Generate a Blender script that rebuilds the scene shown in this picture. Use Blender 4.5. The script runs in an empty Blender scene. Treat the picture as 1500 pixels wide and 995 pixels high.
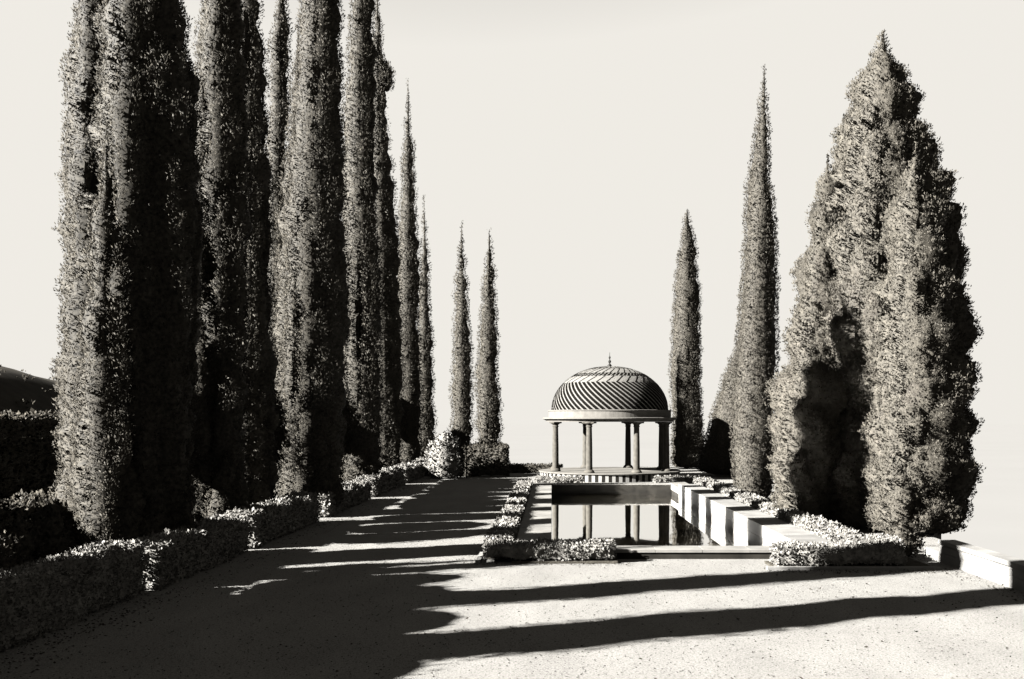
import bpy, math, random
import numpy as np

# ------------------------------------------------------------------ camera
sc = bpy.context.scene
COL = sc.collection
cam = bpy.data.cameras.new('camera')
cam.sensor_width = 36.0
cam.lens = 36.0
cam.shift_x = -58.0 / 1500
cam.shift_y = 119.5 / 1500
cam.clip_end = 30000
cam_o = bpy.data.objects.new('camera', cam)
cam_o.location = (0, 0, 2.8)
cam_o.rotation_euler = (math.pi / 2, 0, 0)
COL.objects.link(cam_o)
sc.camera = cam_o

# ------------------------------------------------------------------ sky, sun, exposure
SUN_EL = 27.0
SUN_AZ = 22.0                     # degrees behind the camera plane, sun on the left
EXPO = 5.1
w = bpy.data.worlds.new('World')
sc.world = w
w.use_nodes = True
nt = w.node_tree
sky = nt.nodes.new('ShaderNodeTexSky')
sky.sky_type = 'NISHITA'
sky.sun_disc = False
sky.sun_elevation = math.radians(SUN_EL)
sky.sun_rotation = math.radians(270 - SUN_AZ)
# monochrome film with a red filter: take the red record of the sky, film shoulder, sepia tone
geo = nt.nodes.new('ShaderNodeTexCoord')
sepv = nt.nodes.new('ShaderNodeSeparateXYZ')
nt.links.new(geo.outputs['Generated'], sepv.inputs[0])
mz = nt.nodes.new('ShaderNodeMath'); mz.operation = 'MAXIMUM'
nt.links.new(sepv.outputs['Z'], mz.inputs[0]); mz.inputs[1].default_value = 0.06   # haze at and below the horizon
cmb = nt.nodes.new('ShaderNodeCombineXYZ')
nt.links.new(sepv.outputs['X'], cmb.inputs[0]); nt.links.new(sepv.outputs['Y'], cmb.inputs[1]); nt.links.new(mz.outputs[0], cmb.inputs[2])
nt.links.new(cmb.outputs[0], sky.inputs['Vector'])
sepc = nt.nodes.new('ShaderNodeSeparateColor')
nt.links.new(sky.outputs[0], sepc.inputs[0])
mn = nt.nodes.new('ShaderNodeMath'); mn.operation = 'MINIMUM'
nt.links.new(sepc.outputs[0], mn.inputs[0])
SKY = 0.05
FILTER = 0.348                     # red-filter factor
mn.inputs[1].default_value = 0.865 / (2 ** EXPO) / SKY / FILTER
tint = nt.nodes.new('ShaderNodeMixRGB'); tint.blend_type = 'MULTIPLY'; tint.inputs[0].default_value = 1
nt.links.new(mn.outputs[0], tint.inputs[1])
tint.inputs[2].default_value = (1.0 * FILTER, 0.966 * FILTER, 0.90 * FILTER, 1)
nt.links.new(tint.outputs[0], nt.nodes['Background'].inputs[0])
nt.nodes['Background'].inputs[1].default_value = SKY

a_, e_ = math.radians(SUN_AZ), math.radians(SUN_EL)
sun = bpy.data.lights.new('sun', 'SUN')
sun.energy = 5.0
sun.angle = math.radians(0.5)
sun.color = (1.0, 0.995, 0.98)
sun_o = bpy.data.objects.new('sun', sun)
from mathutils import Vector
sun_o.rotation_euler = Vector((math.cos(a_) * math.cos(e_), math.sin(a_) * math.cos(e_), -math.sin(e_))).to_track_quat('-Z', 'Y').to_euler()
sun_o.location = (-40, -12, 30)
COL.objects.link(sun_o)

sc.view_settings.view_transform = 'Standard'
sc.view_settings.look = 'None'
sc.view_settings.gamma = 1
sc.view_settings.use_curve_mapping = False
sc.view_settings.exposure = EXPO
sc.cycles.max_bounces = 5
sc.cycles.diffuse_bounces = 2
sc.cycles.use_denoising = True

rng = np.random.default_rng(7)
random.seed(7)

# ------------------------------------------------------------------ helpers
def tag(o, label=None, cat=None, group=None, kind=None):
    if label: o['label'] = label
    if cat: o['category'] = cat
    if group: o['group'] = group
    if kind: o['kind'] = kind
    return o

def empty(name, loc=(0, 0, 0), rz=0):
    o = bpy.data.objects.new(name, None)
    o.location = loc
    o.rotation_euler = (0, 0, rz)
    o.empty_display_size = 0.2
    COL.objects.link(o)
    return o

def link(name, me, mat=None, parent=None, loc=(0, 0, 0), rz=0):
    if mat is not None and not me.materials:
        me.materials.append(mat)
    o = bpy.data.objects.new(name, me)
    o.location = loc
    o.rotation_euler = (0, 0, rz)
    COL.objects.link(o)
    if parent: o.parent = parent
    return o

def npmesh(name, verts, quads=None, tris=None, smooth=False, nrm=None):
    me = bpy.data.meshes.new(name)
    verts = np.asarray(verts, dtype=np.float32)
    loops, starts, totals, n = [], [], [], 0
    if quads is not None and len(quads):
        q = np.asarray(quads, dtype=np.int32)
        loops.append(q.ravel()); starts.append(np.arange(len(q)) * 4); totals.append(np.full(len(q), 4)); n = q.size
    if tris is not None and len(tris):
        t = np.asarray(tris, dtype=np.int32)
        loops.append(t.ravel()); starts.append(n + np.arange(len(t)) * 3); totals.append(np.full(len(t), 3))
    loops = np.concatenate(loops); starts = np.concatenate(starts); totals = np.concatenate(totals)
    me.vertices.add(len(verts)); me.vertices.foreach_set('co', verts.ravel())
    me.loops.add(len(loops)); me.loops.foreach_set('vertex_index', loops.astype(np.int32))
    me.polygons.add(len(starts))
    me.polygons.foreach_set('loop_start', starts.astype(np.int32))
    me.polygons.foreach_set('loop_total', totals.astype(np.int32))
    me.polygons.foreach_set('use_smooth', np.full(len(starts), smooth))
    me.update(calc_edges=True)
    if nrm is not None:
        me.normals_split_custom_set_from_vertices(nrm)
    return me

def boxes(name, lst, bevel=0.0):
    """list of (x0,x1,y0,y1,z0,z1) -> mesh; bevel makes a chamfered top edge"""
    V, Q = [], []
    for (x0, x1, y0, y1, z0, z1) in lst:
        b = len(V)
        if bevel <= 0:
            V += [(x0, y0, z0), (x1, y0, z0), (x1, y1, z0), (x0, y1, z0), (x0, y0, z1), (x1, y0, z1), (x1, y1, z1), (x0, y1, z1)]
            Q += [(b, b + 3, b + 2, b + 1), (b + 4, b + 5, b + 6, b + 7)] + [(b + i, b + (i + 1) % 4, b + 4 + (i + 1) % 4, b + 4 + i) for i in range(4)]
        else:
            c = bevel
            for z, s in ((z0, c), (z0 + c, 0), (z1 - c, 0), (z1, c)):
                V += [(x0 + s, y0 + s, z), (x1 - s, y0 + s, z), (x1 - s, y1 - s, z), (x0 + s, y1 - s, z)]
            Q += [(b, b + 3, b + 2, b + 1), (b + 12, b + 13, b + 14, b + 15)]
            for k in range(3):
                Q += [(b + 4 * k + i, b + 4 * k + (i + 1) % 4, b + 4 * k + 4 + (i + 1) % 4, b + 4 * k + 4 + i) for i in range(4)]
    return npmesh(name, V, Q)

def lathe(name, prof, n=24, smooth=True):
    """prof list of (r,z) from bottom to top, closed caps"""
    V, Q, T = [], [], []
    for r, z in prof:
        for i in range(n):
            t = 2 * math.pi * i / n
            V.append((r * math.cos(t), r * math.sin(t), z))
    for k in range(len(prof) - 1):
        for i in range(n):
            j = (i + 1) % n
            Q.append((k * n + i, k * n + j, k * n + n + j, k * n + n + i))
    V.append((0, 0, prof[0][1])); V.append((0, 0, prof[-1][1]))
    c0, c1 = len(V) - 2, len(V) - 1
    top = (len(prof) - 1) * n
    for i in range(n):
        j = (i + 1) % n
        T.append((c0, j, i)); T.append((c1, top + i, top + j))
    return npmesh(name, V, Q, T, smooth)

def _hash(ix, iy, iz, seed):
    h = (ix.astype(np.int64) * 374761393 + iy.astype(np.int64) * 668265263 + iz.astype(np.int64) * 2147483647 + seed * 1274126177) & 0xFFFFFFFF
    h = ((h ^ (h >> 13)) * 1274126177) & 0xFFFFFFFF
    h = (h ^ (h >> 16)) & 0xFFFFFFFF
    return h.astype(np.float64) / 4294967295.0

def noise(p, seed=0):
    """value noise 0..1 for (n,3)"""
    f = np.floor(p); i = f.astype(np.int64); t = p - f
    t = t * t * (3 - 2 * t)
    r = 0
    for dx in (0, 1):
        wx = t[:, 0] if dx else 1 - t[:, 0]
        for dy in (0, 1):
            wy = t[:, 1] if dy else 1 - t[:, 1]
            for dz in (0, 1):
                wz = t[:, 2] if dz else 1 - t[:, 2]
                r = r + wx * wy * wz * _hash(i[:, 0] + dx, i[:, 1] + dy, i[:, 2] + dz, seed)
    return r

def billow(p, seed=0):
    """cauliflower-like bumps: distance to the nearest jittered cell centre, 0..1 (1 on the knobs)"""
    f = np.floor(p).astype(np.int64)
    best = np.full(len(p), 9.0)
    for dx in (-1, 0, 1):
        for dy in (-1, 0, 1):
            for dz in (-1, 0, 1):
                c = f + np.array([dx, dy, dz])
                q = np.stack([c[:, k] + 0.15 + 0.7 * _hash(c[:, 0], c[:, 1], c[:, 2], seed + 11 * k + 1) for k in range(3)], 1)
                best = np.minimum(best, ((p - q) ** 2).sum(1))
    return 1 - np.clip(np.sqrt(best), 0, 1)

def unit(v):
    return v / np.maximum(np.linalg.norm(v, axis=1, keepdims=True), 1e-9)

def sprigs(P, D, L, wid, planes=2, N=None, jit=.5):
    """pointed leaf sprays at P along D: `planes` crossed rhombi each; N gives them soft normals that follow the clump"""
    n = len(P)
    A = unit(np.cross(D, rng.normal(size=(n, 3))))
    B = np.cross(D, A)
    L = L[:, None]
    V = []
    for k in range(planes):
        S = (A, B)[k]
        if N is not None:
            flip = ((np.cross(S, D) * N).sum(1) < 0)[:, None]
            S = np.where(flip, -S, S)
        V += [P, P + D * L * 0.5 + S * L * wid, P + D * L, P + D * L * 0.5 - S * L * wid]
    V = np.stack(V, 1).reshape(-1, 3)
    Q = np.arange(n * planes * 4).reshape(-1, 4)
    if N is None:
        return V, Q
    return V, Q, np.repeat(unit(N + rng.normal(size=N.shape) * jit), planes * 4, 0)

# ------------------------------------------------------------------ materials
def mat(name, col, rough=0.8, spec=0.3, var=None, scale=6.0, bump=0.0, bscale=40.0, detail=4, obj_rand=0.0, leaf=False):
    m = bpy.data.materials.new(name)
    m.use_nodes = True
    t = m.node_tree
    b = t.nodes['Principled BSDF']
    b.inputs['Roughness'].default_value = rough
    b.inputs['Specular IOR Level'].default_value = spec * 0.08
    tc = t.nodes.new('ShaderNodeNewGeometry')
    c = (*col, 1)
    if var:
        nz = t.nodes.new('ShaderNodeTexNoise'); nz.inputs['Scale'].default_value = scale; nz.inputs['Detail'].default_value = detail
        t.links.new(tc.outputs['Position'], nz.inputs['Vector'])
        rp = t.nodes.new('ShaderNodeValToRGB')
        rp.color_ramp.elements[0].position = 0.3; rp.color_ramp.elements[0].color = (*[x * var[0] for x in col], 1)
        rp.color_ramp.elements[1].position = 0.7; rp.color_ramp.elements[1].color = (*[x * var[1] for x in col], 1)
        t.links.new(nz.outputs['Fac'], rp.inputs['Fac'])
        out = rp.outputs['Color']
        if obj_rand:
            oi = t.nodes.new('ShaderNodeObjectInfo')
            mr = t.nodes.new('ShaderNodeMapRange'); mr.inputs['To Min'].default_value = 1 - obj_rand; mr.inputs['To Max'].default_value = 1 + obj_rand
            t.links.new(oi.outputs['Random'], mr.inputs['Value'])
            mx = t.nodes.new('ShaderNodeVectorMath'); mx.operation = 'SCALE'
            t.links.new(out, mx.inputs[0]); t.links.new(mr.outputs[0], mx.inputs['Scale'])
            out = mx.outputs[0]
        t.links.new(out, b.inputs['Base Color'])
    else:
        b.inputs['Base Color'].default_value = c
    if leaf:      # both sides of a leaf shade alike: undo the flip of the normal on back faces
        mm = t.nodes.new('ShaderNodeMath'); mm.operation = 'MULTIPLY_ADD'
        t.links.new(tc.outputs['Backfacing'], mm.inputs[0]); mm.inputs[1].default_value = -2; mm.inputs[2].default_value = 1
        vs = t.nodes.new('ShaderNodeVectorMath'); vs.operation = 'SCALE'
        t.links.new(tc.outputs['Normal'], vs.inputs[0]); t.links.new(mm.outputs[0], vs.inputs['Scale'])
        t.links.new(vs.outputs[0], b.inputs['Normal'])
        tr = t.nodes.new('ShaderNodeBsdfTranslucent')      # thin leaf sprays let light through
        hs = t.nodes.new('ShaderNodeVectorMath'); hs.operation = 'SCALE'; hs.inputs['Scale'].default_value = .55
        t.links.new(rp.outputs['Color'], hs.inputs[0]); t.links.new(hs.outputs[0], tr.inputs['Color'])
        ad = t.nodes.new('ShaderNodeAddShader')
        t.links.new(b.outputs[0], ad.inputs[0]); t.links.new(tr.outputs[0], ad.inputs[1])
        t.links.new(ad.outputs[0], [n for n in t.nodes if n.type == 'OUTPUT_MATERIAL'][0].inputs['Surface'])
    if bump:
        n2 = t.nodes.new('ShaderNodeTexNoise'); n2.inputs['Scale'].default_value = bscale; n2.inputs['Detail'].default_value = 3
        t.links.new(tc.outputs['Position'], n2.inputs['Vector'])
        bp = t.nodes.new('ShaderNodeBump'); bp.inputs['Strength'].default_value = bump; bp.inputs['Distance'].default_value = 0.02
        t.links.new(n2.outputs['Fac'], bp.inputs['Height'])
        t.links.new(bp.outputs[0], b.inputs['Normal'])
    return m

def tone(v, warm=1.0):
    """sepia-toned grey of value v"""
    v = v * 0.288
    return (v, v * (1 - 0.10 * warm), v * (1 - 0.27 * warm))

M = {}
M['gravel'] = mat('gravel', tone(0.168, 0.44), 0.95, 0.1, (0.62, 1.16), 38, 0.8, 60, 6)
def gravel_patches(m):
    t = m.node_tree; b = t.nodes['Principled BSDF']
    src = b.inputs['Base Color'].links[0].from_socket
    geo_ = t.nodes.new('ShaderNodeNewGeometry')
    mp = t.nodes.new('ShaderNodeMapping'); mp.inputs['Scale'].default_value = (1.0, .35, 1.0)
    nz = t.nodes.new('ShaderNodeTexNoise'); nz.inputs['Scale'].default_value = 1.3; nz.inputs['Detail'].default_value = 5
    t.links.new(geo_.outputs['Position'], mp.inputs[0]); t.links.new(mp.outputs[0], nz.inputs['Vector'])
    vo = t.nodes.new('ShaderNodeTexVoronoi'); vo.inputs['Scale'].default_value = 55
    t.links.new(geo_.outputs['Position'], vo.inputs['Vector'])
    r1 = t.nodes.new('ShaderNodeMapRange'); r1.inputs['From Min'].default_value = .3; r1.inputs['From Max'].default_value = .7; r1.inputs['To Min'].default_value = .86; r1.inputs['To Max'].default_value = 1.06
    t.links.new(nz.outputs['Fac'], r1.inputs['Value'])
    sp = t.nodes.new('ShaderNodeSeparateColor'); t.links.new(vo.outputs['Color'], sp.inputs[0])
    r2 = t.nodes.new('ShaderNodeMapRange'); r2.inputs['From Min'].default_value = .0; r2.inputs['From Max'].default_value = .22; r2.inputs['To Min'].default_value = .55; r2.inputs['To Max'].default_value = 1.0
    t.links.new(sp.outputs[0], r2.inputs['Value'])
    mu = t.nodes.new('ShaderNodeMath'); mu.operation = 'MULTIPLY'; t.links.new(r1.outputs[0], mu.inputs[0]); t.links.new(r2.outputs[0], mu.inputs[1])
    sc_ = t.nodes.new('ShaderNodeVectorMath'); sc_.operation = 'SCALE'; t.links.new(src, sc_.inputs[0]); t.links.new(mu.outputs[0], sc_.inputs['Scale'])
    t.links.new(sc_.outputs[0], b.inputs['Base Color'])
gravel_patches(M['gravel'])
M['pebble'] = mat('pebble', tone(0.06, 0.6), 0.9, 0.2, (0.3, 1.6), 9)
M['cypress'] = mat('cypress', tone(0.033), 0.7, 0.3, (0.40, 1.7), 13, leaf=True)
M['core'] = mat('core', tone(0.022), 0.9, 0.1, (0.7, 1.3), 3)
M['thuja'] = mat('thuja', tone(0.044), 0.7, 0.3, (0.5, 1.55), 10, leaf=True)
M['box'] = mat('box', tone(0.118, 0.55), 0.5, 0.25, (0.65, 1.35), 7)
M['bark'] = mat('bark', tone(0.04), 0.9, 0.1, (0.6, 1.3), 8, 0.8, 30)
M['stone'] = mat('stone', tone(0.135, 0.4), 0.8, 0.2, (0.72, 1.12), 2.4, 0.25, 45, 8, 0.10)
M['coping'] = mat('coping', tone(0.125, 0.5), 0.8, 0.2, (0.7, 1.14), 2.0, 0.25, 45, 8, 0.10)
M['plinth_dark'] = mat('plinth_dark', tone(0.008), 0.5, 0.3, (0.7, 1.3), 6)
M['plinth_pale'] = mat('plinth_pale', tone(0.16, 0.4), 0.6, 0.3, (0.85, 1.1), 6)
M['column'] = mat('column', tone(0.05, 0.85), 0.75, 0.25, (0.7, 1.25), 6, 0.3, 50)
M['plaster'] = mat('plaster', tone(0.090, 0.65), 0.8, 0.2, (0.82, 1.12), 4, 0.2, 40, 6)
M['tile_dark'] = mat('tile_dark', tone(0.0035), 0.6, 0.02)
M['tile_pale'] = mat('tile_pale', tone(0.095, 0.5), 0.6, 0.1)
M['mortar'] = mat('mortar', tone(0.05, 0.7), 0.9, 0.1)
M['iron'] = mat('iron', tone(0.01), 0.5, 0.4)
M['soil'] = mat('soil', tone(0.045), 0.95, 0.1, (0.6, 1.3), 14, 0.8, 30)
M['basin'] = mat('basin', tone(0.012), 0.7, 0.3, (0.5, 1.6), 3)
M['valley'] = mat('valley', tone(0.117, 0.3), 1.0, 0.0, (0.98, 1.02), 0.01)
M['hill'] = mat('hill', tone(0.03), 0.95, 0.1, (0.6, 1.4), 0.6)
M['marker'] = mat('marker', tone(0.1, 0.4), 0.7, 0.2, (0.85, 1.1), 9)

def water_mat():
    m = bpy.data.materials.new('water'); m.use_nodes = True
    t = m.node_tree
    for n in list(t.nodes):
        if n.type != 'OUTPUT_MATERIAL': t.nodes.remove(n)
    out = [n for n in t.nodes if n.type == 'OUTPUT_MATERIAL'][0]
    g = t.nodes.new('ShaderNodeBsdfGlossy'); g.inputs['Color'].default_value = (0.99, 0.985, 0.97, 1); g.inputs['Roughness'].default_value = 0.02
    d = t.nodes.new('ShaderNodeBsdfDiffuse'); d.inputs['Color'].default_value = (0.006, 0.005, 0.003, 1)
    mx = t.nodes.new('ShaderNodeMixShader'); mx.inputs[0].default_value = 0.97
    tc = t.nodes.new('ShaderNodeNewGeometry')
    mp = t.nodes.new('ShaderNodeMapping'); mp.inputs['Scale'].default_value = (1.0, 0.35, 1)
    t.links.new(tc.outputs['Position'], mp.inputs['Vector'])
    nz = t.nodes.new('ShaderNodeTexNoise'); nz.inputs['Scale'].default_value = 3.0; nz.inputs['Detail'].default_value = 2
    t.links.new(mp.outputs[0], nz.inputs['Vector'])
    bp = t.nodes.new('ShaderNodeBump'); bp.inputs['Strength'].default_value = 0.03; bp.inputs['Distance'].default_value = 0.02
    t.links.new(nz.outputs['Fac'], bp.inputs['Height'])
    t.links.new(bp.outputs[0], g.inputs['Normal'])
    t.links.new(d.outputs[0], mx.inputs[1]); t.links.new(g.outputs[0], mx.inputs[2])
    t.links.new(mx.outputs[0], out.inputs['Surface'])
    return m
M['water'] = water_mat()

# ------------------------------------------------------------------ the setting
def grid_rects(name, rects, z=0.0, skirt=None):
    V, Q = [], []
    for (x0, x1, y0, y1) in rects:
        b = len(V)
        V += [(x0, y0, z), (x1, y0, z), (x1, y1, z), (x0, y1, z)]
        Q.append((b, b + 1, b + 2, b + 3))
    if skirt:
        zb = skirt[0]
        pts = skirt[1]
        for (ax, ay), (bx, by) in zip(pts[:-1], pts[1:]):
            b = len(V)
            V += [(ax, ay, z), (bx, by, z), (bx, by, zb), (ax, ay, zb)]
            Q.append((b, b + 1, b + 2, b + 3))
    return npmesh(name, V, Q)

ground = link('ground', grid_rects('ground', [
    (-30, -0.4, -12, 66), (-0.4, 5.3, -12, 21.6), (-0.4, 5.3, 44.4, 57), (5.3, 7.98, -12, 63), (7.98, 9.2, 23.2, 26.8), (7.98, 10.2, 26.8, 40), (7.98, 12, 40, 63)],
    0, (-30, [(7.98, -12), (7.98, 23.2), (9.2, 23.2), (9.2, 26.8), (10.2, 26.8), (10.2, 40), (12, 40), (12, 63), (5.3, 63), (5.3, 57), (-0.4, 57), (-0.4, 66), (-30, 66)])), M['gravel'])
tag(ground, 'pale gravel terrace ground', kind='structure')
valley = link('valley_plain', npmesh('valley', [(-12000, -12000, -30), (12000, -12000, -30), (12000, 12000, -30), (-12000, 12000, -30)], [(0, 1, 2, 3)]), M['valley'])
tag(valley, 'pale sunlit plain far below the terrace', kind='structure')

def hill():
    nx, ny = 60, 70
    X = np.linspace(-150, -29, nx); Y = np.linspace(-20, 190, ny)
    gx, gy = np.meshgrid(X, Y)
    t = np.clip((-gx - 30) / 17.0, 0, 1); t = t * t * (3 - 2 * t)
    fy = np.clip((175 - gy) / 90.0, 0, 1); fy = fy * fy * (3 - 2 * fy)
    p = np.stack([gx.ravel() * .12, gy.ravel() * .12, gx.ravel() * 0], 1)
    z = 7.3 * t * fy + (noise(p, 3).reshape(gx.shape) - .5) * 1.5 * t - 28 * (1 - fy) ** 2
    z -= np.clip(-gx - 46, 0, 200) * .33
    V = np.stack([gx.ravel(), gy.ravel(), z.ravel() - 0.02], 1)
    Q = [(j * nx + i, j * nx + i + 1, (j + 1) * nx + i + 1, (j + 1) * nx + i) for j in range(ny - 1) for i in range(nx - 1)]
    o = link('hill', npmesh('hill', V, Q, smooth=True), M['hill'])
    tag(o, 'dark scrubby hillside beyond the hedge', kind='structure')
    # scrub on the slope
    n = 2600
    k = rng.integers(0, len(V), n)
    sel = V[k] + np.c_[rng.uniform(-1, 1, (n, 2)) * 1.2, np.zeros(n) - .25]
    ok = (sel[:, 0] > -75) & (sel[:, 1] > 55) & (sel[:, 1] < 130)
    sel = sel[ok]
    P = np.repeat(sel, 14, 0) + rng.normal(size=(len(sel) * 14, 3)) * [.45, .45, .12] + [0, 0, .05]
    D = unit(rng.normal(size=P.shape) + [0, 0, 1.2])
    v, q = sprigs(P, D, rng.uniform(.15, .35, len(P)), .3)
    s = link('hill_scrub', npmesh('hill_scrub', v, q), M['cypress'])
    tag(s, 'low scrub dotted over the far hillside', 'scrub', kind='stuff')
hill()

# loose stones lying on the gravel in the foreground
def pebbles():
    n = 32000
    x = rng.uniform(-6, 9, n); y = 9.5 + 14 * rng.random(n) ** 1.7
    ok = x < 7.5; x, y = x[ok], y[ok]; n = len(x)
    s = 0.003 + 0.013 * rng.random(n) ** 5
    base = np.array([(1, 0, 0), (0, 1, 0), (-1, 0, 0), (0, -1, 0), (0, 0, 1), (0, 0, -1)], float)
    V = base[None] * (s[:, None, None] * rng.uniform(.6, 1.3, (n, 6, 1)))
    V[:, :, 2] *= .7
    a = rng.uniform(0, 6.28, n)
    R = V.copy(); R[:, :, 0] = V[:, :, 0] * np.cos(a)[:, None] - V[:, :, 1] * np.sin(a)[:, None]; R[:, :, 1] = V[:, :, 0] * np.sin(a)[:, None] + V[:, :, 1] * np.cos(a)[:, None]
    R += np.stack([x, y, s * .3], 1)[:, None]
    f = np.array([(0, 1, 4), (1, 2, 4), (2, 3, 4), (3, 0, 4)])
    T = (f[None] + (np.arange(n) * 6)[:, None, None]).reshape(-1, 3)
    o = link('loose_gravel', npmesh('loose_gravel', R.reshape(-1, 3), None, T), M['pebble'])
    tag(o, 'small loose stones scattered over the gravel', 'gravel', kind='stuff')
pebbles()

# ------------------------------------------------------------------ pool
RIM = 0.20
PY0, PY1 = 21.4, 42.6
WZ = -0.25
basin = link('pool_basin', boxes('pool_basin', [
    (-0.02, 5.0, PY0 - .02, PY1, -1.0, -0.9),
    (-0.3, -0.02, PY0 - .1, PY1 + .1, -1.0, RIM - 0.09),
    (4.99, 5.25, 40.0, PY1 + .1, -1.0, RIM - 0.09),
    (-0.3, 5.25, PY1, PY1 + .5, -1.0, RIM - 0.065),
    (-0.78, 4.94, PY0 - .62, PY0 - .02, -1.0, RIM - 0.075)]), M['basin'])
tag(basin, 'dark sunken basin of the long pool', kind='structure')
wat = link('pool_water', npmesh('pool_water', [(-0.02, PY0 - .02, WZ), (4.97, PY0 - .02, WZ), (4.97, PY1, WZ), (-0.02, PY1, WZ)], [(0, 1, 2, 3)]), M['water'])
tag(wat, 'still mirror-like pool water', kind='structure')

cop = tag(empty('pool_coping', (0, 21.3, 0)), 'flat pale stone slabs rimming the long reflecting pool', 'coping')
def slab(par, x0, x1, y0, y1, z0, z1, name='slab', m='coping', bevel=.006):
    me = boxes(name, [(-(x1 - x0) / 2, (x1 - x0) / 2, -(y1 - y0) / 2, (y1 - y0) / 2, 0, z1 - z0)], bevel)
    px, py, pz = par.location
    return link(name, me, M[m], par, ((x0 + x1) / 2 - px, (y0 + y1) / 2 - py, z0 - pz))
y = PY0
while y < PY1 - .05:
    L = min(0.92, PY1 - y)
    slab(cop, -0.78, 0.0, y + .004, y + L - .004, -.05, RIM + random.uniform(-.003, .003))
    y += 0.92
x = -0.78
while x < 4.9:                                   # front and back rims
    L = min(0.96, 4.95 - x)
    slab(cop, x + .004, x + L - .004, PY0 - .65, PY0 - .005, RIM - .07, RIM - .002 + random.uniform(-.003, .003))
    slab(cop, x + .004, x + L - .004, PY1 + .005, PY1 + .6, RIM - .06, RIM - .002 + random.uniform(-.003, .003))
    x += 0.96
y = 40.06
while y < PY1 + .5:
    slab(cop, 4.965, 5.7, y + .004, y + .98, -.05, RIM)
    y += 0.985

pw = tag(empty('pool_wall', (5.33, 20.2, 0)), 'broad low pale stone wall along the right bank of the pool', 'wall')
y = 20.2
k = 0
while y < 39.9:
    L = 1.98
    slab(pw, 4.965, 5.70, y + .003, y + L - .003, -.95, .035, 'stone_block', 'stone', .006)
    o_ = .5 if k else 0
    slab(pw, 4.960, 5.705, y + .003, y + L - .003, .039, .345 + random.uniform(-.003, .003), 'stone_block', 'stone', .008)
    y += L; k += 1

# beds round the pool and their kerb
bed = link('planting_bed', boxes('planting_bed', [(-1.40, -.785, 20.8, 42.6, -.05, .05), (5.715, 7.2, 19.35, 44.2, -.05, .05), (4.2, 5.715, 19.35, 20.19, -.05, .045), (-.785, 1.3, 20.1, 20.74, -.05, .045)]), M['soil'])
tag(bed, 'soil bed holding the low hedges', kind='structure')
kerb = tag(empty('bed_kerb', (0, 20, 0)), 'thin pale kerb edging the planting beds before the pool', 'kerb')
def kerb_run(x0, x1, y0, y1):
    if x1 - x0 > y1 - y0:
        n = max(1, round((x1 - x0) / .9)); d = (x1 - x0) / n
        for i in range(n): slab(kerb, x0 + i * d + .003, x0 + (i + 1) * d - .003, y0, y1, -.05, .06, 'kerb_stone', 'stone', .005)
    else:
        n = max(1, round((y1 - y0) / .9)); d = (y1 - y0) / n
        for i in range(n): slab(kerb, x0, x1, y0 + i * d + .003, y0 + (i + 1) * d - .003, -.05, .06, 'kerb_stone', 'stone', .005)
kerb_run(-1.50, -1.402, 20.1, 42.6)
kerb_run(4.05, 7.3, 19.22, 19.345)

# garden wall on the terrace edge at the right
gw = tag(empty('garden_wall', (7.83, 12, 0)), 'low pale stone parapet wall running past the big conifer', 'wall')
y = 8.0
while y < 20.2:
    L = 2.05
    slab(gw, 7.70, 7.95, y + .003 + .9, y + L - .003 + .9, -.05, .2, 'stone_block', 'stone', .005)
    slab(gw, 7.70, 7.95, y + .003, y + L - .003, .204, .36, 'stone_block', 'stone', .005)
    slab(gw, 7.665, 8.0, y + .003, y + L - .003, .364, .45, 'cap_stone', 'stone', .008)
    y += L
slab(gw, 7.70, 7.95, 8.003, 8.897, -.05, .2, 'stone_block', 'stone', .005)

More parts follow.
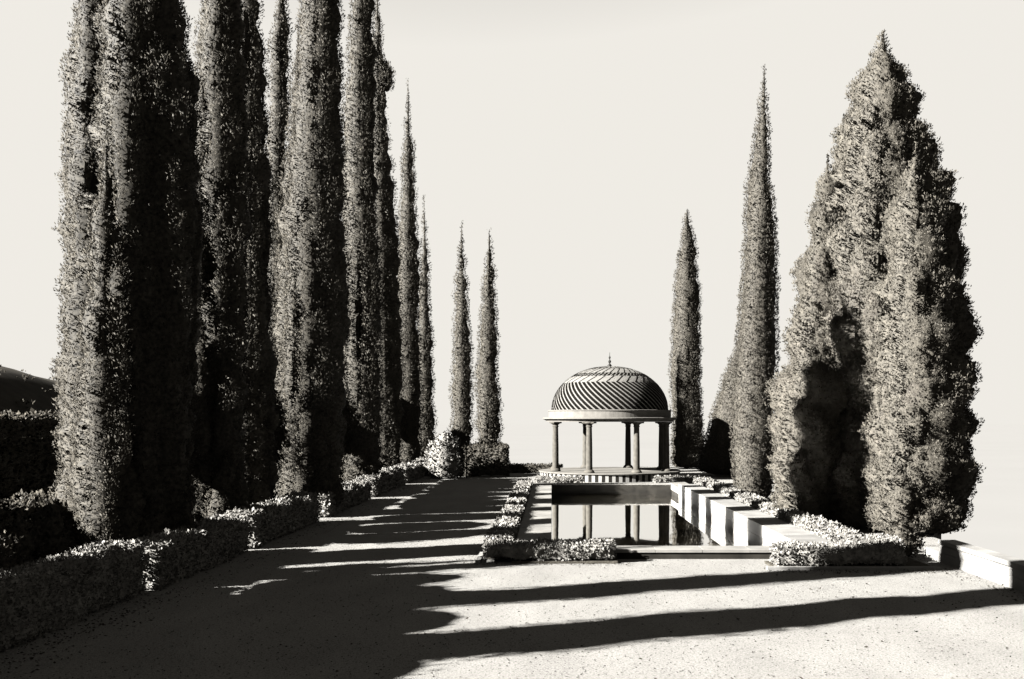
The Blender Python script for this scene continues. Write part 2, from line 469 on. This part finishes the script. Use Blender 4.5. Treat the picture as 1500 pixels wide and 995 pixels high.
# ------------------------------------------------------------------ pavilion
def pavilion(cx, cy):
    R = tag(empty('domed_pavilion', (cx, cy, 0)), 'round domed pavilion on eight columns behind the pool', 'pavilion')
    zp = 0.40
    link('platform', lathe('platform', [(3.36, 0), (3.36, zp - .06), (3.47, zp - .055), (3.47, zp - .004), (3.455, zp)], 96, False), M['plaster'], R)
    N = 136
    pm = [npmesh('panel', [], None) if False else None]
    ang = 2 * math.pi / N
    def panel_mesh(m, r1):
        V = []
        for r in (3.34, r1):
            for z in (0.0, zp - .062):
                for s in (-.5, .5):
                    V.append((r * math.cos(ang * s * .96), r * math.sin(ang * s * .96), z))
        me = npmesh('panel', V, [(4, 5, 7, 6), (0, 4, 6, 2), (5, 1, 3, 7), (2, 6, 7, 3), (0, 1, 5, 4)])
        me.materials.append(M[m]); return me
    pmd, pml = panel_mesh('plinth_dark', 3.40), panel_mesh('plinth_pale', 3.41)
    for i in range(N):
        link('panel', pmd if i % 2 else pml, None, R, (0, 0, 0), ang * i)
    zt = 2.76
    h = zt - zp
    shaft = lathe('shaft', [(.150, .12), (.158, .17), (.150, .4), (.146, h * .5), (.128, h - .30), (.126, h - .24)], 20)
    base = lathe('column_base', [(.255, 0), (.255, .05), (.235, .06), (.225, .10), (.185, .125), (.165, .15)], 20)
    capi = lathe('capital', [(.127, h - .245), (.150, h - .235), (.150, h - .20), (.132, h - .19), (.14, h - .13), (.20, h - .085), (.25, h - .07), (.25, h - .003)], 20)
    ab = boxes('abacus', [(-.29, .29, -.20, .20, h - .066, h + .0)])
    for me in (shaft, base, capi, ab): me.materials.append(M['column'])
    for k in range(8):
        t = math.radians(22.5 + 45 * k)
        c = link('column', shaft, None, R, (2.87 * math.cos(t), 2.87 * math.sin(t), zp), t + math.pi / 2)
        link('column_base', base, None, c)
        link('capital', capi, None, c)
        link('abacus', ab, None, c)
    def ring(name, prof, m, n=96):
        V, Q = [], []
        for r, z in prof:
            for i in range(n):
                t = 2 * math.pi * i / n
                V.append((r * math.cos(t), r * math.sin(t), z))
        m_ = len(prof)
        for k in range(m_):
            for i in range(n):
                j = (i + 1) % n; k2 = (k + 1) % m_
                Q.append((k * n + i, k * n + j, k2 * n + j, k2 * n + i))
        return link(name, npmesh(name, V, Q), M[m], R)
    ring('cornice', [(2.55, 2.765), (3.10, 2.765), (3.12, 2.83), (3.18, 2.86), (3.27, 2.90), (3.275, 2.955), (3.24, 2.975), (2.55, 2.975)], 'plaster')
    ring('drum', [(2.55, 2.978), (2.985, 2.978), (2.985, 3.27), (3.02, 3.285), (3.02, 3.325), (2.985, 3.335), (2.55, 3.335)], 'plaster')
    # dome
    a, b, z0 = 2.83, 2.13, 3.33
    NR, NC = 40, 180
    phis = [math.pi / 2 * 0.985 * k / NR for k in range(NR + 1)]
    def pr(ph, off=0.0):
        return ((a + off) * math.cos(ph) ** .94, z0 + (b + off) * math.sin(ph))
    dome = link('dome', lathe('dome', [pr(p) for p in phis], 96), M['mortar'], R)
    V = {0: [], 1: []}; Q = {0: [], 1: []}
    for j in range(NR):
        p0 = phis[j] + (phis[1]) * .02; p1 = phis[j + 1] - phis[1] * .02
        nc = NC
        for i in range(nc):
            if j < 17: dark, sh = i % 3 != 0, -1
            elif j < 22: dark, sh = i % 6 == 0, 1
            elif j < 25: dark, sh = i % 3 != 0, 1
            elif j < 31: dark, sh = i % 6 == 0, 1
            elif j < 33: dark, sh = i % 2 == 0, 0
            else: dark, sh = i % 9 == 0, 0
            t0 = 2 * math.pi * (i + .02) / nc; t1 = 2 * math.pi * (i + .98) / nc
            s0, s1 = 2 * math.pi * sh * j / nc, 2 * math.pi * sh * (j + 1) / nc
            d = 1 if dark else 0
            off = .022 if dark else .014
            off += random.uniform(-.004, .004)
            v = V[d]; n0 = len(v)
            for o in (0.0, off):
                for (p, t) in ((p0, t0 + s0), (p0, t1 + s0), (p1, t1 + s1), (p1, t0 + s1)):
                    r, z = pr(p, o)
                    v.append((r * math.cos(t), r * math.sin(t), z))
            Q[d] += [(n0 + 4, n0 + 5, n0 + 6, n0 + 7)] + [(n0 + q, n0 + (q + 1) % 4, n0 + 4 + (q + 1) % 4, n0 + 4 + q) for q in range(4)]
    tag(link('dark_tiling', npmesh('dark_tiling', V[1], Q[1]), M['tile_dark'], dome), 'dark glazed tiles in slanting stripes', kind='stuff')
    tag(link('pale_tiling', npmesh('pale_tiling', V[0], Q[0]), M['tile_pale'], dome), 'pale glazed tiles between the dark ones', kind='stuff')
    zt = pr(phis[-1])[1]
    link('finial', lathe('finial', [(.02, zt - .05), (.10, zt + .0), (.11, zt + .06), (.05, zt + .13), (.03, zt + .17), (.07, zt + .23), (.07, zt + .28), (.03, zt + .33), (.02, zt + .38), (.05, zt + .43), (.045, zt + .48), (.015, zt + .53), (.012, zt + .66), (.002, zt + .72)], 12), M['iron'], R)
    return R
pavilion(2.84, 50.1)

# ------------------------------------------------------------------ trees
def lobe_surface(lb, th, t, seed):
    """points on a crown lobe for angle th and height fraction t"""
    z = lb['z0'] + (lb['z1'] - lb['z0']) * t
    prof = np.clip(1 - t ** lb['p'], 0, 1) ** lb.get('q', 1.0)
    foot = lb.get('foot', .05)
    lo = lb.get('lo', .72)
    f = np.clip(t / foot, 0, 1)
    prof = prof * (lo + (1 - lo) * np.sqrt(1 - (1 - f) ** 2)) + 0.01
    ridge = noise(np.stack([np.cos(th) * lb['rk'] + 9, np.sin(th) * lb['rk'] + 5, z * lb['rz']], 1), seed)
    r = lb['r'] * prof * (1 - lb['ra'] * .5 + lb['ra'] * ridge)
    ell = lb.get('ell', 1.0)
    cx = lb.get('x', 0) + lb.get('lx', 0) * t + lb.get('wob', .12) * (noise(np.stack([z * .35, z * 0 + 3, z * 0], 1), seed + 5) - .5) * (prof > .02)
    cy = lb.get('y', 0) + lb.get('ly', 0) * t
    P = np.stack([cx + r * np.cos(th), cy + ell * r * np.sin(th), z], 1)
    N = np.stack([np.cos(th), np.sin(th) / ell, 0 * th + lb.get('nz', .12)], 1)
    N = unit(N)
    fade = np.clip(prof * 4, .15, 1)[:, None]
    P1 = P + N * fade * (lb['ca'] * (billow(P * np.array([lb['cf'], lb['cf'], lb['cf'] * lb.get('cz', .6)]), seed + 2) - .45))[:, None]
    P2 = P1 + N * fade * (lb.get('fa', .06) * (billow(P * lb.get('ff', 7.0), seed + 3) - .45))[:, None]
    return P2

def build_crown(lobes, L, dens, seed, mname, wid=.24, up=.9, zcut=None, jit=.6, loc=(0, 20, 0)):
    Vs, Qs, Ns, n0 = [], [], [], 0
    for li, lb in enumerate(lobes):
        s = seed * 17 + li * 101
        H = lb['z1'] - lb['z0']
        # solid inner mass
        nt_ = int(np.clip(2 * math.pi * lb['r'] / (L * 1.1), 24, 120)); nz_ = int(np.clip(H / (L * 1.2), 30, 240))
        th, tt = np.meshgrid(np.linspace(0, 2 * math.pi, nt_, endpoint=False), np.linspace(0, 1, nz_))
        P = lobe_surface(lb, th.ravel(), tt.ravel(), s)
        cx = lb.get('x', 0) + lb.get('lx', 0) * tt.ravel(); cy = lb.get('y', 0) + lb.get('ly', 0) * tt.ravel()
        ax = np.stack([cx, cy, P[:, 2]], 1)
        rr = np.linalg.norm(P - ax, axis=1, keepdims=True)
        V = ax + (P - ax) * np.clip(1 - 1.75 * L / np.maximum(rr, 1e-3), .3, 1)
        idx = np.arange(nt_ * nz_).reshape(nz_, nt_)
        nx = np.roll(idx, -1, 1)
        Q = np.stack([idx[:-1].ravel(), nx[:-1].ravel(), nx[1:].ravel(), idx[1:].ravel()], 1)
        Vs.append(V); Qs.append(Q + n0); n0 += len(V); Ns.append(unit(V - ax + [0, 0, 1e-4]))
        # leaf sprays
        area = 2 * math.pi * lb['r'] * .75 * H
        n = int(dens * area / (L * L))
        t = rng.random(n * 2)
        keep = rng.random(n * 2) < np.clip(1 - t ** lb['p'], .06, 1) ** lb.get('q', 1)
        t = t[keep][:n]
        if zcut is not None:
            zz = lb['z0'] + H * t
            t = t[(zz < zcut) | (rng.random(len(t)) < .2)]
        th = rng.uniform(0, 2 * math.pi, len(t))
        e = .02
        P = lobe_surface(lb, th, t, s)
        Pa = lobe_surface(lb, th + e * 2, t, s)
        Pb = lobe_surface(lb, th, np.clip(t + .05 / H, 0, 1.0001), s)
        N = unit(np.cross(Pa - P, Pb - P))
        N = np.nan_to_num(N)
        # thin out sprays buried in a neighbouring lobe and on the side turned away from the terrace
        ok = np.ones(len(t), bool)
        for lj, o in enumerate(lobes):
            if lj != li:
                tt_ = np.clip((P[:, 2] - o['z0']) / (o['z1'] - o['z0']), 0, 1)
                ro = o['r'] * np.clip(1 - tt_ ** o['p'], 0, 1) ** o.get('q', 1) * .72
                dx = P[:, 0] - o['x'] - o['lx'] * tt_; dy = (P[:, 1] - o['y']) / o['ell']
                ok &= ~((dx * dx + dy * dy < ro * ro) & (P[:, 2] < o['z1']))
        away = (N[:, 0] * loc[0] + N[:, 1] * loc[1]) / math.hypot(loc[0], loc[1]) > .3
        ok &= ~away | (rng.random(len(t)) < (.2 if mname == 'thuja' else .4))
        P, N, t = P[ok], N[ok], t[ok]
        D = unit(N * .75 + np.array([0, 0, up]) + rng.normal(size=N.shape) * .42)
        Ls = L * rng.uniform(.5, 1.3, len(t))
        v, q, nn = sprigs(P - N * (L * rng.uniform(.05, 1.5, len(t)))[:, None], D, Ls, wid, 2, N, jit)
        Vs.append(v); Qs.append(q + n0); n0 += len(v); Ns.append(nn)
    return npmesh('crown', np.concatenate(Vs), np.concatenate(Qs), smooth=True, nrm=np.concatenate(Ns))

def tree(name, label, cat, loc, lobes, L, dens, seed, mname='cypress', group=None, trunk_r=.14, wid=.165, up=.9, zcut=None, jit=.6):
    if zcut is None: zcut = 2.8 + .43 * (loc[1] + 1)
    o = tag(empty(name, loc), label, cat, group)
    top = max(l['z1'] for l in lobes)
    tm = lathe('trunk', [(trunk_r * 1.3, -.05), (trunk_r, .25), (trunk_r * .8, top * .3), (trunk_r * .3, top * .6), (.01, top * .72)], 10)
    l0 = lobes[0]
    for v in tm.vertices:
        v.co.x += l0['x'] + l0['lx'] * v.co.z / l0['z1']; v.co.y += l0['y']
    link('trunk', tm, M['bark'], o)
    link('crown', build_crown(lobes, L, dens, seed, mname, wid, up, zcut, jit, loc), M[mname], o)
    return o

def cyp(r, h, p=2.4, x=0, y=0, z0=.08, lx=0, ell=1.0, ra=.6, rk=1.9, ca=.40, cf=2.2, **k):
    d = dict(r=r, z0=z0, z1=h, p=p, x=x, y=y, lx=lx, ell=ell, ra=ra, rk=rk, rz=.16, ca=ca, cf=cf, cz=.45, fa=.15, ff=5.2)
    d.update(k)
    return d

G = 'tall cypresses lining the path'
def Ld(d): return .020 + .0019 * d
# --- the left row
tree('cypress_tree', 'massive many-ribbed cypress, the broadest of the row, behind the first stretch of hedge', 'cypress', (-8.25, 19.7, 0),
     [cyp(1.0, 15.0, 4.2, ell=.62, x=.22), cyp(.62, 12.8, 5.0, x=-.55, y=.1, ell=.8), cyp(.6, 8.4, 2.4, x=-.1, y=-.5, ell=.8), cyp(.5, 12.5, 5, x=.78, y=.35)], Ld(19.7), 2.6, 1, group=G, trunk_r=.25)
tree('cypress_tree', 'cypress with a narrow sunlit strip beside the broadest cypress', 'cypress', (-7.62, 23.5, 0),
     [cyp(.68, 15, 4.5, ell=.9), cyp(.42, 11, 2.4, x=-.3, y=-.25), cyp(.45, 2.2, 2, x=.25, y=-.45)], Ld(23.5), 2.6, 2, group=G, trunk_r=.2)
tree('cypress_tree', 'dark cypress pressed close behind the narrow sunlit-strip cypress', 'cypress', (-8.05, 27.2, 0),
     [cyp(.55, 16.5, 4), cyp(.35, 12, 2.4, x=.3, y=.2)], Ld(27), 2.2, 3, group=G)
tree('cypress_tree', 'slender tall cypress seen in the gap of the row, set back behind the others', 'cypress', (-8.98, 33.0, 0),
     [cyp(.54, 20.5, 2.6, lx=.30)], Ld(33), 2.2, 4, group=G)
tree('cypress_tree', 'stout cypress with a second, lower spire on its sunlit flank', 'cypress', (-7.35, 30.6, 0),
     [cyp(.92, 21, 2.9, lx=.55, x=.05), cyp(.5, 14.6, 2.3, x=-.55, y=-.1, lx=.35), cyp(.5, 9, 2.2, x=-.15, y=-.6)], Ld(30), 2.6, 5, group=G, trunk_r=.22)
tree('cypress_tree', 'tall straight cypress next beyond the two-spired one', 'cypress', (-7.3, 39.4, 0),
     [cyp(.80, 25, 2.6, lx=-.1), cyp(.35, 12, 2.4, x=-.35, y=-.3)], Ld(38), 2.4, 6, group=G)
tree('cypress_tree', 'very tall thin cypress with a small bulge on its edge', 'cypress', (-8.2, 51.0, 0),
     [cyp(.80, 25.0, 2.6, lx=-.5), cyp(.46, 20.8, 2, x=.0, y=0, z0=19.2, foot=.5, lo=.2, q=.6)], Ld(43), 2.4, 7, group=G)
tree('cypress_tree', 'cypress of the row with a sharp complete tip against the sky', 'cypress', (-8.12, 58.0, 0),
     [cyp(.74, 22.2, 2.7, ra=.3)], Ld(46), 2.4, 8, group=G)
tree('cypress_tree', 'shorter cypress ending the row, half hidden by the sharp-tipped one', 'cypress', (-7.95, 64.0, 0),
     [cyp(.64, 16.9, 2.2, ra=.3)], Ld(48), 2.2, 9, group=G)
# off to the left: these throw the long shadows over the foreground
for i, (x, y, r, h, lab) in enumerate([(-11.2, 12.2, .74, 17, 'cypress left of the broadest one, throwing the far long shadow'),
                                       (-10.2, 9.3, .86, 17, 'cypress left of the broadest one, throwing the near long shadow'),
                                       (-11.5, 15.8, .55, 8.4, 'cypress left of the broadest one, shading the near end of the pool'),
                                       (-12.2, 16.3, .62, 6.4, 'stubby cypress added left of the broadest one to block sun from the path'),  # added out of view to close a sunlit gap on the path
                                       (-9.0, 6.6, .9, 4.6, 'short cypress at the start of the row')]):
    tree('cypress_tree', lab, 'cypress', (x, y, 0), [cyp(r, h, 3.2, ra=.3)], .11, 2.0, 20 + i, group=G)
# --- beyond the path
G2 = 'pair of slim cypresses at the end of the path'
tree('cypress_tree', 'slim cypress rising behind the round bush at the path end', 'cypress', (-5.0, 57.0, 0), [cyp(.60, 13.95, 2.6, ra=.28)], Ld(44), 2.6, 31, group=G2)
tree('cypress_tree', 'slim cypress beside its twin, on the pavilion side', 'cypress', (-3.45, 55.5, 0), [cyp(.66, 13.2, 2.6, ra=.28, lx=.05)], Ld(44), 2.6, 32, group=G2)
# --- right of the pool
tree('cypress_tree', 'slim pointed cypress leaning slightly beside the pool wall', 'cypress', (6.77, 34.55, 0), [cyp(.74, 14.8, 2.5, ra=.16, rk=1.0, lx=.42, ca=.2, foot=.1, lo=.45)], Ld(30), 2.8, 33)
tree('cypress_tree', 'blunt-topped cypress standing against the pavilion cornice', 'cypress', (7.98, 60.5, 0), [cyp(.96, 15.3, 3.4, q=.75, ra=.4)], Ld(42), 2.6, 34)
tree('conifer_shrub', 'broad cone-shaped evergreen between two cypresses with the dome shadow on it', 'shrub', (9.24, 52.3, 0),
     [cyp(1.75, 7.2, 1.35, ra=.3, ca=.3, cf=1.6, lx=.35, z0=.1)], Ld(42), 2.4, 35)
# --- the big cone
bk = dict(ra=.3, rk=1.4, ca=.85, cf=1.5, cz=.62, fa=.30, ff=4.4, nz=.35, rz=.35, z0=.05, foot=.1)
bk['foot'] = .28
big = [cyp(2.2, 13.2, 2.9, x=.36, y=.35, lx=.05, lo=.78, ell=.85, **bk),
       cyp(.90, 9.8, 2.6, x=-1.8, y=-.1, lx=.6, lo=.5, **bk),
       cyp(1.25, 9.8, 2.2, x=.65, y=-1.3, lx=.0, lo=.7, **bk),
       cyp(.75, 8.2, 2.4, x=1.62, y=.3, lx=.4, lo=.75, **bk),
       cyp(.6, 4.8, 1.7, x=.95, y=-1.8, lo=.6, **bk),
       cyp(.6, 3.4, 1.7, x=.1, y=-1.9, lo=.6, **bk)]
tree('big_conifer', 'huge broad cone-shaped conifer with lumpy foliage beside the parapet', 'conifer', (8.45, 27.0, 0), big, .066, 2.9, 40, 'thuja', trunk_r=.4, wid=.2, up=.7, jit=.42)

# ------------------------------------------------------------------ hedges
def hedge_mesh(lx, ly, h, L, dens, seed, rough=.05, rnd=.08, shoots=.08):
    """a clipped hedge box centred in x,y, standing on z=0"""
    hx, hy = lx / 2, ly / 2
    def disp(P, N):
        d = (noise(P * 2.2 + seed, seed) - .5) * rough * 1.6 + (billow(P * 5.5, seed + 1) - .5) * rough * 1.2
        return P + N * d[:, None]
    def roundbox(P, N):
        # pull the corners in
        q = P.copy(); q[:, 2] -= h / 2
        b = np.array([hx - rnd, hy - rnd, h / 2 - rnd])
        c = np.clip(q, -b, b); dlt = q - c
        ln = np.linalg.norm(dlt, axis=1, keepdims=True)
        n2 = np.where(ln > 1e-6, dlt / np.maximum(ln, 1e-6), N)
        q = c + n2 * np.minimum(ln, rnd)
        q[:, 2] += h / 2
        return q, n2
    faces = [((0, 0, 1), lx, ly), ((1, 0, 0), ly, h), ((-1, 0, 0), ly, h), ((0, 1, 0), lx, h), ((0, -1, 0), lx, h)]
    Vs, Qs, n0 = [], [], 0
    def facepts(nrm, u, v):
        nrm = np.array(nrm, float)
        if nrm[2]: P = np.stack([u * lx - hx, v * ly - hy, u * 0 + h], 1)
        elif nrm[0]: P = np.stack([u * 0 + nrm[0] * hx, u * ly - hy, v * h], 1)
        else: P = np.stack([u * lx - hx, u * 0 + nrm[1] * hy, v * h], 1)
        return P, np.tile(nrm, (len(P), 1))
    for nrm, a, b in faces:
        na, nb = max(4, int(a / .09)), max(4, int(b / .09))
        na, nb = min(na, 220), min(nb, 40)
        u, v = np.meshgrid(np.linspace(0, 1, na), np.linspace(0, 1, nb))
        P, N = facepts(nrm, u.ravel(), v.ravel())
        P, N = roundbox(P, N)
        P = disp(P, N) - N * .035
        idx = np.arange(na * nb).reshape(nb, na)
        Q = np.stack([idx[:-1, :-1].ravel(), idx[:-1, 1:].ravel(), idx[1:, 1:].ravel(), idx[1:, :-1].ravel()], 1)
        Vs.append(P); Qs.append(Q + n0); n0 += len(P)
        n = int(dens * a * b / (L * L))
        P, N = facepts(nrm, rng.random(n), rng.random(n))
        P, N = roundbox(P, N)
        P = disp(P, N) - N * rng.uniform(0, .05, n)[:, None]
        D = unit(N * .7 + rng.normal(size=N.shape) * .75 + [0, 0, .3])
        Ls = L * rng.uniform(.6, 1.3, n)
        big = rng.random(n) < shoots
        Ls = np.where(big, Ls * 1.7, Ls)
        v_, q_ = sprigs(P, D, Ls, .33, 1)
        Vs.append(v_); Qs.append(q_ + n0); n0 += len(v_)
    return npmesh('foliage', np.concatenate(Vs), np.concatenate(Qs))

def hedge(name, label, cx, cy, z, lx, ly, h, L, dens=1.6, seed=0, group=None, m='box', rough=.05, rnd=.08, cat='hedge', shoots=.08):
    o = tag(link(name, hedge_mesh(lx, ly, h, L, dens, seed, rough, rnd, shoots), M[m], None, (cx, cy, z)), label, cat, group)
    return o

GL = 'clipped hedge blocks between path and cypresses'
for i, (y0, y1, h, lab) in enumerate([(6.5, 16.68, .86, 'waist-high hedge block before the broadest cypress'),
                                      (16.9, 21.9, .78, 'hedge block at the foot of the narrow sunlit-strip cypress'),
                                      (22.3, 28.4, .82, 'hedge block between the sunlit-strip cypress and the two-spired one'),
                                      (29.6, 36.6, .68, 'hedge block just past the two-spired cypress'),
                                      (37.6, 45.0, .76, 'hedge block beside the tall straight cypress'),
                                      (45.8, 56.0, .74, 'far hedge block ending by the round bush')]):
    d = (y0 + y1) / 2
    hedge('clipped_hedge', lab, -6.96 if i == 0 else -6.82, d, -.02, .74, y1 - y0, h, .042 + .0011 * max(0, d - 11), 2.2 if i < 2 else 1.8, 50 + i, GL, rough=.07)

# low box hedges round the pool
hedge('box_hedge', 'long low box hedge between path and pool coping', -1.09, 31.4, .04, .52, 22.0, .36, .055, 1.7, 60, rough=.06)
hedge('box_hedge', 'low dark box hedge before the near end of the pool, beside the path', -.05, 20.42, .04, 2.6, .55, .37, .042, 2.2, 61, rough=.08, shoots=.16)
hedge('box_hedge', 'long low box hedge behind the pool wall', 6.05, 31.2, .04, .58, 20.6, .46, .055, 1.7, 62, rough=.07)
hedge('box_hedge', 'low box hedge across the near end of the pool wall', 5.5, 19.72, .04, 2.45, .62, .39, .042, 2.4, 63, rough=.06, shoots=.12)
hedge('box_hedge', 'short box hedge block tucked before the huge conifer', 6.45, 20.65, .04, 1.0, 1.1, .41, .042, 2.2, 64, rough=.06)
hedge('box_hedge', 'low shaded hedge against the pavilion plinth on the path side', .35, 45.7, -.02, 2.1, .6, .34, .07, 1.7, 65)
hedge('box_hedge', 'low sunlit hedge against the pavilion plinth by the white marker', 5.75, 45.4, -.02, 2.5, .6, .36, .07, 1.9, 66)
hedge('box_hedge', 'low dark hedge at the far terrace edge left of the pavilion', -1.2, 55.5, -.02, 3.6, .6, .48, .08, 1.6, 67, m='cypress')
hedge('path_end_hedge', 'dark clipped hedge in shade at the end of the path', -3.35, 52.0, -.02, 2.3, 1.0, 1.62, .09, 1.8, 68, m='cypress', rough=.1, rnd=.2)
hedge('ivy_hedge', 'tall dark overgrown hedge behind the cypresses, below the hillside', -17.2, 32, -.02, 1.2, 46, 3.02, .10, 1.3, 69, m='cypress', rough=.16, rnd=.3)

# round bush
def bush(name, label, loc, rx, ry, h, L, dens, seed, m='box', group=None):
    lb = cyp(rx, h, 2.6, ra=.2, ca=.18, cf=2.2, cz=1, z0=.02, foot=.3, lo=.7, q=.5, ell=ry / rx, nz=.5)
    return tree(name, label, 'bush', loc, [lb], L, dens, seed, m, group, trunk_r=.06, wid=.3, up=.4)
bush('round_bush', 'rounded half-sunlit bush at the end of the hedge row', (-5.2, 50.2, 0), .98, .98, 2.25, .12, 2.6, 71)
GS = 'loose shrubs behind the first hedge'
for i, (x, y, r, h, lab) in enumerate([(-8.75, 17.9, .42, 1.35, 'feathery shrub touching the foot of the broadest cypress'),
                                       (-8.9, 17.1, .40, 1.2, 'rounded feathery shrub a step left of the broadest cypress'),
                                       (-8.8, 16.1, .45, 1.05, 'loose feathery shrub at the left end of the shaded garden')]):
    bush('garden_shrub', lab, (x, y, 0), r, r, h, .07, 2.2, 80 + i, 'cypress', GS)

bush('low_shrub', 'small dark tufted shrub at the end of the parapet', (7.55, 22.1, 0), .45, .45, .55, .06, 2.4, 95, 'cypress')
bush('low_shrub', 'low spreading shrub between the short box hedge and the parapet', (7.25, 21.2, 0), .3, .35, .34, .05, 2.4, 96, 'cypress')

# the screen behind the row: a hedge, plus small trees added over it, crowns shaped to shade the path
hedge('screen_hedge', 'long dark hedge directly behind the cypress row', -9.75, 29.0, -.02, .6, 54, 1.35, .065, 1.5, 90, m='cypress', rough=.16, rnd=.15, shoots=.2)
GT = 'added shade trees standing over the dark hedge'
spots = [(3.0, 1.7), (5.8, 1.7), (8.6, 1.7), (11.2, 1.7), (13.6, 1.7), (15.2, 1.2), (22.0, .95), (24.6, 1.5), (27.6, 1.0), (29.6, .9), (31.9, 1.6), (34.1, 1.6), (36.3, 1.6), (38.4, 1.1),
         (40.5, 1.6), (42.5, 1.6), (44.5, 1.6), (46.2, 1.3), (51.0, .9), (52.5, 1.6), (54.6, 1.6), (56.6, 1.6)]
for i, (y, hl) in enumerate(spots):
    lb = cyp(.62, 4.6 + .012 * max(0, y - 20) + .25 * random.uniform(-1, 1), 2.6, ra=.3, ca=.3, cf=1.4, cz=1, z0=(2.57 if y < 17 else 2.61) + random.uniform(-.05, .06), foot=.3, lo=.6, q=.5, ell=hl / .62, nz=.2)
    tree('added_shade_tree', 'small bushy tree added over the hedge behind the cypresses to shade the path', 'tree', (-9.75 + random.uniform(-.1, .1), y, 0), [lb], .12, 2.0, 100 + i, 'cypress', GT, trunk_r=.07)

# ------------------------------------------------------------------ small things
def marker():
    V, Q, T = [], [], []
    prof = [(-.17, 0), (.17, 0), (.17, .34)] + [(.17 * math.cos(t), .34 + .14 * math.sin(t)) for t in np.linspace(.25, math.pi - .25, 9)] + [(-.17, .34)]
    n = len(prof)
    for yv in (-.05, .05):
        V += [(x, yv, z) for x, z in prof]
    me = bpy.data.meshes.new('stone_marker')
    F = [tuple(range(n)), tuple(range(2 * n - 1, n - 1, -1))] + [(i, i + n, (i + 1) % n + n, (i + 1) % n) for i in range(n)]
    me.from_pydata(V, [], F); me.update()
    o = link('stone_marker', me, M['marker'], None, (6.75, 45.4, 0), .35)
    tag(o, 'small white round-topped stone slab beside the sunlit hedge', 'marker stone')
marker()
post = link('thin_post', lathe('thin_post', [(.035, 0), (.03, .05), (.025, 1.75), (.03, 1.76), (.03, 1.8)], 10), M['iron'], None, (-4.2, 50.6, 0))
tag(post, 'thin dark metal post between the round bush and the shaded hedge', 'post')


# fallen bits under the hedges and trees
def litter():
    runs = [(-6.35, -5.6, 7, 50, 1500), (-6.6, -6.1, 8, 17, 700), (-1.9, -1.45, 20, 42, 260), (-1.6, 1.6, 19.8, 20.15, 240), (4.0, 7.3, 18.75, 19.2, 260), (7.2, 7.66, 12, 23, 420), (-3.5, 7.0, 10.5, 20, 420)]
    P = np.concatenate([np.stack([rng.uniform(a, b, n), rng.uniform(c, d, n), np.full(n, .012)], 1) for a, b, c, d, n in runs])
    D = unit(rng.normal(size=P.shape) * [1, 1, .18])
    v, q = sprigs(P, D, rng.uniform(.02, .06, len(P)), .22, 1)
    v[:, 2] = np.maximum(v[:, 2], .004)
    o = link('leaf_litter', npmesh('leaf_litter', v, q), M['core'])
    tag(o, 'dry needles and leaves fallen on the gravel beside the hedges', 'litter', kind='stuff')
litter()
